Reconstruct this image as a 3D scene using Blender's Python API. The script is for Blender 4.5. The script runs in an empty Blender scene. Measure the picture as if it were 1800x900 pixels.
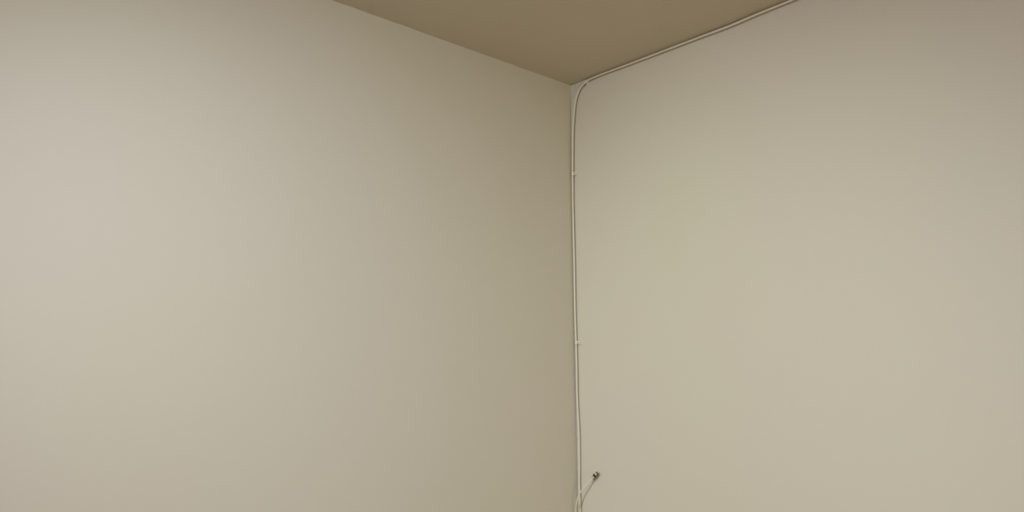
import bpy, bmesh, math, random
from mathutils import Vector, Matrix, noise

# ---------------------------------------------------------------- camera, world, lights, exposure
scene = bpy.context.scene
C = scene.collection
CAM_LOC = Vector((1.23307374, -1.31130818, 1.69350521))
YAW, PITCH, ROLL = math.radians(48.06082213), math.radians(8.54586499), math.radians(-0.32555428)

fwd = Vector((-math.sin(YAW) * math.cos(PITCH), math.cos(YAW) * math.cos(PITCH), math.sin(PITCH)))
r0 = Vector((math.cos(YAW), math.sin(YAW), 0)); u0 = r0.cross(fwd)
right = r0 * math.cos(ROLL) + u0 * math.sin(ROLL)
up = -r0 * math.sin(ROLL) + u0 * math.cos(ROLL)
cam_data = bpy.data.cameras.new('camera')
cam_data.sensor_width = 36.0
cam_data.lens = 36.0 * 1300.0 / 1800.0
cam_data.clip_start = 0.01
cam = bpy.data.objects.new('camera', cam_data)
m = Matrix((right, up, -fwd)).transposed().to_4x4(); m.translation = CAM_LOC
cam.matrix_world = m
C.objects.link(cam); scene.camera = cam

world = bpy.data.worlds.new('world'); scene.world = world; world.use_nodes = True
world.node_tree.nodes['Background'].inputs[0].default_value = (0, 0, 0, 1)

def area(name, loc, sx, sy, power, col, target=None):
    d = bpy.data.lights.new(name, 'AREA'); d.shape = 'RECTANGLE'; d.size = sx; d.size_y = sy
    d.energy = power; d.color = col
    o = bpy.data.objects.new(name, d); C.objects.link(o); o.location = loc
    if target is not None:
        o.rotation_euler = (Vector(target) - Vector(loc)).to_track_quat('-Z', 'Y').to_euler()
    return o
def lamp(name, loc, angle, radius, power, col, target):
    d = bpy.data.lights.new(name, 'SPOT'); d.spot_size = math.radians(angle); d.spot_blend = 1.0
    d.shadow_soft_size = radius; d.energy = power; d.color = col
    o = bpy.data.objects.new(name, d); C.objects.link(o); o.location = loc
    o.rotation_euler = (Vector(target) - Vector(loc)).to_track_quat('-Z', 'Y').to_euler()
    return o
LIGHTS = [
    ('ceiling_panel_near', (1.3, -1.5, 2.395), 0.4, 0.4, 7.212, (0.664, 0.714, 1.0), None),
    ('ceiling_panel_light', (1.0, -1.0, 2.395), 0.3, 0.3, 2.731, (0.664, 0.714, 1.0), None),
    ('added_area_fill', (0.3, -2.5, 2.1), 0.3, 0.3, 1.37, (1.0, 0.87, 0.391), (0.4, 0, 1.6)),  # added fill light aimed at the right wall
    ('added_spot_back', (0.6, -2.4, 2.38), 50, 0.05, 118.923, (0.93, 1.0, 0.79), (0.3, 0, 1.5)),  # added spot, no known fixture: brightens the right wall, throws the cable shadows
    ('added_spot_side', (1.6, -1.6, 2.38), 60, 0.05, 31.0, (0.635, 0.69, 1.0), (0, -0.95, 1.75)),  # added spot for the bright area on the left wall, no known fixture
    ('added_side_fill', (3.75, -1.0, 1.4), 1.0, 1.2, 29.079, (1.0, 0.956, 0.606), (0, -1.0, 1.4)),  # added soft fill from the side wall, which has no window
    ('added_spot_near', (0.5, -1.5, 2.35), 110, 0.06, 8.551, (0.762, 0.819, 1.0), (0.35, 0, 1.65)),  # added wide spot lifting the right wall, no known fixture
    ('added_back_fill', (0.7, -4.15, 1.5), 0.9, 1.1, 22.074, (1.0, 0.902, 0.956), (0.7, 0, 1.5)),  # added soft fill in front of the windowless back wall
]
for a in LIGHTS: (lamp if a[2] > 5 else area)(*a)
vs = scene.view_settings
scene.display_settings.display_device = 'sRGB'
vs.view_transform = 'Standard'; vs.look = 'None'; vs.exposure = 0.0; vs.gamma = 1.0; vs.use_curve_mapping = False
scene.cycles.max_bounces = 16; scene.cycles.diffuse_bounces = 12

# ---------------------------------------------------------------- materials
def mat(name, col, rough=0.6, metal=0.0, var=0.0, scale=3.0, bump=0.0, bscale=200.0, trans=0.0, col2=None):
    mm = bpy.data.materials.new(name); mm.use_nodes = True
    nt = mm.node_tree; b = nt.nodes['Principled BSDF']
    b.inputs['Base Color'].default_value = (*col, 1); b.inputs['Roughness'].default_value = rough
    b.inputs['Metallic'].default_value = metal; b.inputs['Transmission Weight'].default_value = trans
    tc = nt.nodes.new('ShaderNodeTexCoord')
    if var > 0:
        n = nt.nodes.new('ShaderNodeTexNoise'); n.inputs['Scale'].default_value = scale; n.inputs['Detail'].default_value = 3
        nt.links.new(tc.outputs['Object'], n.inputs['Vector'])
        mx = nt.nodes.new('ShaderNodeMix'); mx.data_type = 'RGBA'
        c2 = col2 or tuple(c * (1 - var) for c in col)
        mx.inputs['A'].default_value = (*col, 1); mx.inputs['B'].default_value = (*c2, 1)
        mr = nt.nodes.new('ShaderNodeMapRange')
        mr.inputs['From Min'].default_value = 0.35; mr.inputs['From Max'].default_value = 0.65
        nt.links.new(n.outputs['Fac'], mr.inputs['Value'])
        nt.links.new(mr.outputs['Result'], mx.inputs['Factor'])
        nt.links.new(mx.outputs['Result'], b.inputs['Base Color'])
    if bump > 0:
        n = nt.nodes.new('ShaderNodeTexNoise'); n.inputs['Scale'].default_value = bscale; n.inputs['Detail'].default_value = 2
        nt.links.new(tc.outputs['Object'], n.inputs['Vector'])
        bp = nt.nodes.new('ShaderNodeBump'); bp.inputs['Strength'].default_value = bump; bp.inputs['Distance'].default_value = 0.001
        nt.links.new(n.outputs['Fac'], bp.inputs['Height']); nt.links.new(bp.outputs['Normal'], b.inputs['Normal'])
    return mm
WALL = (0.52, 0.495, 0.425)
M_wall = mat('wall_paint', WALL, 0.62, var=0.03, scale=2.2, bump=0.10, bscale=160, col2=(0.52, 0.485, 0.433))
M_ceil = mat('ceiling_paint', (0.53, 0.466, 0.376), 0.8, var=0.03, scale=3, bump=0.1, bscale=160)
M_floor = mat('brown_floor', (0.30, 0.19, 0.10), 0.5, var=0.3, scale=4)
M_trim = mat('sealant', WALL, 0.6, var=0.03, scale=20)
M_cable = mat('cable_sheath', (0.585, 0.55, 0.46), 0.45, var=0.05, scale=30)
M_clip = mat('clip_plastic', (0.62, 0.59, 0.51), 0.4, var=0.04, scale=60)
M_nail = mat('nail_steel', (0.50, 0.47, 0.41), 0.5, metal=0.2, var=0.1, scale=300)
M_refr_dark = mat('refraction_dark', (0.10, 0.085, 0.05), 0.15, var=0.2, scale=200)  # dark tone stands in for refraction at the clear plug's side faces
M_black = mat('plug_black', (0.012, 0.010, 0.006), 0.3, var=0.2, scale=200)
M_clear = mat('clear_plastic', (0.62, 0.58, 0.48), 0.12, var=0.1, scale=300, trans=0.25)
M_grey = mat('grey_plastic', (0.36, 0.33, 0.26), 0.3, var=0.1, scale=300)
M_gold = mat('contact_metal', (0.75, 0.55, 0.22), 0.3, metal=1.0, var=0.05, scale=300)

# ---------------------------------------------------------------- helpers
def obj(name, bm, material, parent=None, smooth=False, kind=None, label=None, cat=None, group=None, loc=None):
    me = bpy.data.meshes.new(name)
    if loc is not None: bmesh.ops.translate(bm, verts=bm.verts, vec=-Vector(loc))
    bmesh.ops.recalc_face_normals(bm, faces=bm.faces)
    bm.to_mesh(me); bm.free(); me.materials.append(material)
    if smooth:
        for p in me.polygons: p.use_smooth = True
    o = bpy.data.objects.new(name, me); C.objects.link(o)
    if loc is not None: o.location = loc
    if parent is not None: o.parent = parent
    if kind: o['kind'] = kind
    if label: o['label'] = label
    if cat: o['category'] = cat
    if group: o['group'] = group
    return o

def box(bm, lo, hi):
    vs_ = [bm.verts.new((x, y, z)) for x in (lo[0], hi[0]) for y in (lo[1], hi[1]) for z in (lo[2], hi[2])]
    for f in ((0, 1, 3, 2), (4, 6, 7, 5), (0, 4, 5, 1), (2, 3, 7, 6), (0, 2, 6, 4), (1, 5, 7, 3)):
        bm.faces.new([vs_[i] for i in f])
    return vs_

def catmull(pts, n):
    P = [Vector(p) for p in pts]; out = []
    for i in range(len(P) - 1):
        p1, p2 = P[i], P[i + 1]
        p0 = P[i - 1] if i else p1 - (p2 - p1); p3 = P[i + 2] if i + 2 < len(P) else p2 + (p2 - p1)
        # centripetal parameterisation keeps unevenly spaced points from looping
        t0 = 0.0; t1 = t0 + max((p1 - p0).length, 1e-6) ** 0.5; t2 = t1 + max((p2 - p1).length, 1e-6) ** 0.5; t3 = t2 + max((p3 - p2).length, 1e-6) ** 0.5
        for k in range(n):
            t = t1 + (t2 - t1) * k / n
            a1 = p0.lerp(p1, (t - t0) / (t1 - t0)); a2 = p1.lerp(p2, (t - t1) / (t2 - t1)); a3 = p2.lerp(p3, (t - t2) / (t3 - t2))
            b1 = a1.lerp(a2, (t - t0) / (t2 - t0)); b2 = a2.lerp(a3, (t - t1) / (t3 - t1))
            out.append(b1.lerp(b2, (t - t1) / (t2 - t1)))
    out.append(P[-1]); return out

def tube(bm, path, rad, seg=12, up0=Vector((0.3, -1, 0.2))):
    n = len(path); rings = []; u = up0.copy()
    for i, p in enumerate(path):
        t = (path[min(i + 1, n - 1)] - path[max(i - 1, 0)]).normalized()
        u = (u - t * u.dot(t)).normalized(); v = t.cross(u)
        r = rad(i / (n - 1)) if callable(rad) else rad
        rings.append([bm.verts.new(p + (u * math.cos(a) + v * math.sin(a)) * r) for a in [2 * math.pi * k / seg for k in range(seg)]])
    for a, b in zip(rings, rings[1:]):
        for k in range(seg): bm.faces.new((a[k], a[(k + 1) % seg], b[(k + 1) % seg], b[k]))
    bm.faces.new(rings[0]); bm.faces.new(list(reversed(rings[-1])))

# ---------------------------------------------------------------- structure
RX, RY, H = 3.8, -4.2, 2.40
T = 0.10
def struct(name, lo, hi, m):
    bm = bmesh.new(); box(bm, lo, hi); return obj(name, bm, m, kind='structure')
wall_left = struct('wall_left', (-T, RY, 0), (0, T, H + 0.06), M_wall)
wall_right = struct('wall_right', (0, 0, 0), (RX + T, T, H + 0.06), M_wall)
wall_back = struct('wall_back', (0, RY - T, 0), (RX + T, RY, H + 0.06), M_wall)
wall_side = struct('wall_side', (RX, RY, 0), (RX + T, 0, H + 0.06), M_wall)
struct('floor', (-T, RY - T, -0.05), (RX + T, T, 0), M_floor)

# the ceiling board stops a hair short of the right wall, with an uneven edge (dark crack over the cable)
def gap(x):
    g = 0.0030 + 0.0009 * noise.noise(Vector((x * 23, 0, 0)))
    g += 0.0022 * math.exp(-((x - 0.44) / 0.055) ** 2) * (1 + 0.6 * noise.noise(Vector((x * 140, 3, 0))))
    return max(g, 0.0005)
DROP = [(0.0, 0.0), (0.10, 0.0), (0.19, 0.0008), (0.29, 0.0014), (0.38, 0.0021), (0.455, 0.0027), (0.525, 0.0007), (0.60, 0.0), (9.0, 0.0)]
def drop(x):                                            # the plaster sags a touch towards the wall
    for (xa, da), (xb, db) in zip(DROP, DROP[1:]):
        if x <= xb:
            t = (x - xa) / (xb - xa); t = t * t * (3 - 2 * t)
            return da + (db - da) * t
    return 0.0
bm = bmesh.new()
N = 380
xs = [0.0 + RX * (i / N) ** 1.6 for i in range(N + 1)]
rows = []
for (y, f, up_) in ((None, 1.0, 0.015), (None, 1.0, 0.0), (-0.02, 0.7, 0.0), (-0.05, 0.3, 0.0), (-0.09, 0.05, 0.0), (-0.13, 0.0, 0.0), (-1.2, 0.0, 0.0), (RY, 0.0, 0.0)):
    rows.append([bm.verts.new((x, -gap(x) if y is None else y, H + up_ - drop(x) * f)) for x in xs])
for ra, rb in zip(rows, rows[1:]):
    for i in range(N): bm.faces.new((ra[i], ra[i + 1], rb[i + 1], rb[i]))
back = [bm.verts.new((xs[0], RY, H + 0.02)), bm.verts.new((xs[-1], RY, H + 0.02))]
bm.faces.new(rows[0] + [back[1], back[0]])
obj('ceiling', bm, M_ceil, kind='structure')

# wavy bead of wall paint where the left wall meets the ceiling
bm = bmesh.new(); random.seed(4); N = 260; rows = []
for i in range(N + 1):
    y = -0.002 + (RY + 0.01) * (i / N) ** 1.5
    w = 0.0012 + 0.0016 * abs(noise.noise(Vector((y * 17, 5, 0)))) + 0.0008 * noise.noise(Vector((y * 60, 9, 0)))
    w = max(w, 0.0004)
    rows.append([bm.verts.new(v) for v in ((0.00005, y, H - 0.0002), (w, y, H - 0.0002), (w * 0.45, y, H - w * 0.5), (0.00005, y, H - w * 1.1))])
for a, b in zip(rows, rows[1:]):
    for k in range(4): bm.faces.new((a[k], a[(k + 1) % 4], b[(k + 1) % 4], b[k]))
obj('trim_1', bm, M_trim, kind='structure')

# little paint blobs on the corner edge
for (z, s) in ((2.285, 0.0030), (2.226, 0.0022), (1.782, 0.0026), (1.527, 0.0024)):
    bm = bmesh.new(); bmesh.ops.create_icosphere(bm, subdivisions=2, radius=1)
    for v in bm.verts: v.co = Vector((v.co.x * s * 0.22, v.co.y * s * 0.35, v.co.z * s * 0.9)) + Vector((0.0004, -0.0035, z))
    obj('paint_blob', bm, M_clip, wall_left, smooth=True)

# ---------------------------------------------------------------- main cable
RC = 0.0023
OFF = 0.0059
MAIN = [(3.7800, -0.0078, 2.3945), (2.6000, -0.0078, 2.3940), (1.6000, -0.0078, 2.3945), (1.0000, -0.0078, 2.3948), (0.7200, -0.0078, 2.3946),
        (0.5990, -0.0078, 2.3934), (0.5265, -0.0078, 2.3923), (0.4578, -0.0078, 2.3899), (0.3856, -0.0078, 2.3910), (0.2944, -0.0078, 2.3915),
        (0.1952, -0.0078, 2.3922), (0.1093, -0.0078, 2.3937), (0.0859, -0.0078, 2.3931), (0.0700, -0.0068, 2.3927), (0.0605, -0.0068, 2.3904),
        (0.0509, -0.0068, 2.3867), (0.0377, -0.0060, 2.3797), (0.0307, -0.0060, 2.3706), (0.0245, -0.0060, 2.3589), (0.0183, -0.0060, 2.3354),
        (0.0145, -0.0060, 2.3082), (0.0110, -0.0060, 2.2766), (0.0091, -0.0060, 2.2329), (0.0071, -0.0060, 2.1663), (0.0058, -0.0056, 2.1030),
        (0.0059, -0.0056, 2.0316), (0.0065, -0.0056, 1.9609), (0.0063, -0.0056, 1.8911), (0.0062, -0.0056, 1.8358), (0.0069, -0.0056, 1.7810),
        (0.0078, -0.0056, 1.7511), (0.0082, -0.0056, 1.6931), (0.0078, -0.0052, 1.6197), (0.0101, -0.0052, 1.5671), (0.0113, -0.0052, 1.5279),
        (0.0109, -0.0052, 1.4760), (0.0097, -0.0052, 1.4244), (0.0100, -0.0052, 1.3861), (0.0109, -0.0052, 1.3608), (0.0125, -0.0052, 1.2500),
        (0.0100, -0.0052, 1.0000), (0.0090, -0.0052, 0.6000), (0.0100, -0.0052, 0.2500), (0.0100, -0.0052, 0.0030)]
main = catmull(MAIN, 6)
bm = bmesh.new(); tube(bm, main, RC, 14)
obj('wall_cable', bm, M_cable, smooth=True, cat='cable', loc=(0.010, -OFF, 0.003),
    label='long beige cable clipped up the wall corner and along the ceiling edge')

# ---------------------------------------------------------------- cable clips
def make_clip():
    root = bpy.data.objects.new('cable_clip', None); C.objects.link(root); root.empty_display_size = 0.01
    # local frame: X along the wall (towards the nail), Y out of the wall is -Y, Z along the cable
    L = 0.0040; ri = RC + 0.0001; ro = RC + 0.0013; yc = -OFF
    prof = [(-ro, 0.0), (-ro, yc)]
    for k in range(1, 9):
        a = math.pi - math.pi * k / 8
        prof.append((ro * math.cos(a), yc - ro * math.sin(a)))
    prof += [(ro, -0.0046), (0.0070, -0.0046), (0.0085, -0.0040), (0.0092, -0.0028), (0.0092, 0.0)]
    prof += [(ri, 0.0)]
    for k in range(0, 9):
        a = math.pi * k / 8
        prof.append((ri * math.cos(a), yc - ri * math.sin(a)))
    prof += [(-ri, 0.0)]
    bm = bmesh.new()
    fr = [bm.verts.new((x, y, L)) for x, y in prof]; bk = [bm.verts.new((x, y, -L)) for x, y in prof]; n = len(prof)
    for i in range(n): bm.faces.new((fr[i], fr[(i + 1) % n], bk[(i + 1) % n], bk[i]))
    f1 = bm.faces.new(fr); f2 = bm.faces.new(list(reversed(bk)))
    bmesh.ops.triangulate(bm, faces=[f1, f2])
    obj('saddle', bm, M_clip, root)
    bm = bmesh.new()                                   # round boss that takes the nail
    tube(bm, [Vector((0.0064, 0, 0)), Vector((0.0064, -0.0045, 0)), Vector((0.0064, -0.0058, 0))], lambda t: 0.0027 if t < 0.9 else 0.0023, 14, Vector((1, 0, 0)))
    obj('boss', bm, M_clip, root, smooth=False)
    bm = bmesh.new()                                   # nail head and shank
    tube(bm, [Vector((0.0064, -0.0052, 0)), Vector((0.0064, -0.0072, 0))], 0.0008, 10, Vector((1, 0, 0)))
    tube(bm, [Vector((0.0064, -0.0072, 0)), Vector((0.0064, -0.0078, 0)), Vector((0.0064, -0.0082, 0))], lambda t: 0.0016 if t < 0.9 else 0.0010, 12, Vector((1, 0, 0)))
    obj('nail', bm, M_nail, root)
    root['category'] = 'clip'; root['group'] = 'cable clips in the corner'
    return root
def dup(root):
    r = root.copy(); C.objects.link(r)
    for ch in list(root.children):
        c = ch.copy(); C.objects.link(c); c.parent = r
    return r
clip = make_clip()
spots = [((0.0590, 0.0, 2.3910), -62, 'small white cable clip just under the ceiling where the cable bends down'),
         ((0.0078, 0.0, 2.1665), 0, 'upper of the two pale clips on the vertical cable in the corner'),
         ((0.0090, 0.0, 1.7512), -6, 'lower of the two pale clips on the vertical cable, above the loose plug')]
for i, (loc, tilt, lab) in enumerate(spots):
    o = clip if i == 0 else dup(clip)
    o.location = loc; o.rotation_euler = (0, math.radians(-tilt), 0)
    o['label'] = lab
clip.rotation_euler = (0, math.radians(55), 0)

# ---------------------------------------------------------------- loose network cable with its plug
LOOSE = [(0.0115,-0.0210,1.3667), (0.0165,-0.0230,1.3827), (0.0199,-0.0235,1.3920), (0.0250,-0.0230,1.4027), (0.0291,-0.0225,1.4094), (0.0346,-0.0215,1.4149), (0.0413,-0.0190,1.4230), (0.0475,-0.0160,1.4302), (0.0519,-0.0130,1.4354), (0.0558,-0.0110,1.4406), (0.0724,-0.0085,1.4581)]
root = bpy.data.objects.new('network_cable', None); C.objects.link(root); root.location = (0.016, -0.012, 0.003); root.empty_display_size = 0.02
root['label'] = 'loose thin pale cable end with a small clear plug sticking out of the corner'; root['category'] = 'cable'
down = [(0.018, -0.011, 0.003), (0.018, -0.011, 0.3), (0.017, -0.011, 0.8), (0.0175, -0.012, 1.1), (0.0165, -0.0155, 1.26), (0.0135, -0.019, 1.33)]
end = Vector(LOOSE[-1]); start = Vector(LOOSE[-2])
axis = (end - start).normalized()
path = catmull(down + LOOSE[:-1], 6)
bm = bmesh.new(); tube(bm, path, 0.0016, 12)
RL = Vector(root.location)
def part(name, bm, m, parent, smooth=False, label=None):
    o = obj(name, bm, m, None, smooth=smooth, label=label)
    o.parent = parent
    inv = Matrix.Translation(-RL)
    o.matrix_parent_inverse = Matrix.Identity(4)
    o.data.transform(inv) if parent is root else o.data.transform(Matrix.Translation(-RL))
    return o
part('cord', bm, M_cable, root, smooth=True)
# plug frame: A along the plug, N out of the wall, B across
Nn = Vector((0, -1, 0)); Nn = (Nn - axis * Nn.dot(axis)).normalized(); B = axis.cross(Nn).normalized()
F = Matrix((axis, B, Nn)).transposed().to_4x4(); F.translation = start
def pbox(bm, a0, a1, w, n0, n1, bevel=0.0, b0=0.0):
    v = box(bm, (a0, b0 - w / 2, n0), (a1, b0 + w / 2, n1)); return v
def fin(bm): bm.transform(F); return bm
bm = bmesh.new()                                       # strain relief sleeve on the cord
tube(bm, [Vector((-0.009, 0, 0)), Vector((-0.006, 0, 0)), Vector((-0.002, 0, 0)), Vector((0.002, 0, 0))], lambda t: 0.0015 + 0.0012 * t, 12, Vector((0, 1, 0)))
part('strain_sleeve', fin(bm), M_cable, root, smooth=True)
bm = bmesh.new(); W = 0.0078
pbox(bm, 0.0, 0.0195, W, -0.0032, 0.0014)
bmesh.ops.bevel(bm, geom=list(bm.edges), offset=0.0006, segments=2, affect='EDGES')
body = part('plug_body', fin(bm), M_refr_dark, root, label='clear plug housing with refraction-dark edges painted in')
bm = bmesh.new(); pbox(bm, 0.0125, 0.0182, W - 0.0020, 0.0010, 0.0020)
bmesh.ops.bevel(bm, geom=list(bm.edges), offset=0.0004, segments=1, affect='EDGES')
part('front_window', fin(bm), M_clear, body, label='clear front of the plug')
bm = bmesh.new(); pbox(bm, 0.0078, 0.0122, W + 0.0004, 0.0006, 0.0022)
part('dark_band', fin(bm), M_black, body, label='black band across the plug')  # raised black box across the plug
bm = bmesh.new(); pbox(bm, 0.0004, 0.0078, W - 0.0006, 0.0006, 0.0020)
bmesh.ops.bevel(bm, geom=list(bm.edges), offset=0.0004, segments=1, affect='EDGES')
part('rear_housing', fin(bm), M_grey, body)
bm = bmesh.new()                                       # sprung latch leaning out over the rear
v = box(bm, (0.0010, -0.0004, 0.0026), (0.0080, 0.0030, 0.0033))
for q in v:
    if q.co.x > 0.005: q.co.z -= 0.0009
part('latch', fin(bm), M_clear, body)
for k in range(8):
    bm = bmesh.new(); b = -0.0028 + k * 0.0008
    pbox(bm, 0.0140, 0.0193, 0.0004, -0.0035, -0.0029, b0=b)
    part('contact', fin(bm), M_gold, body)
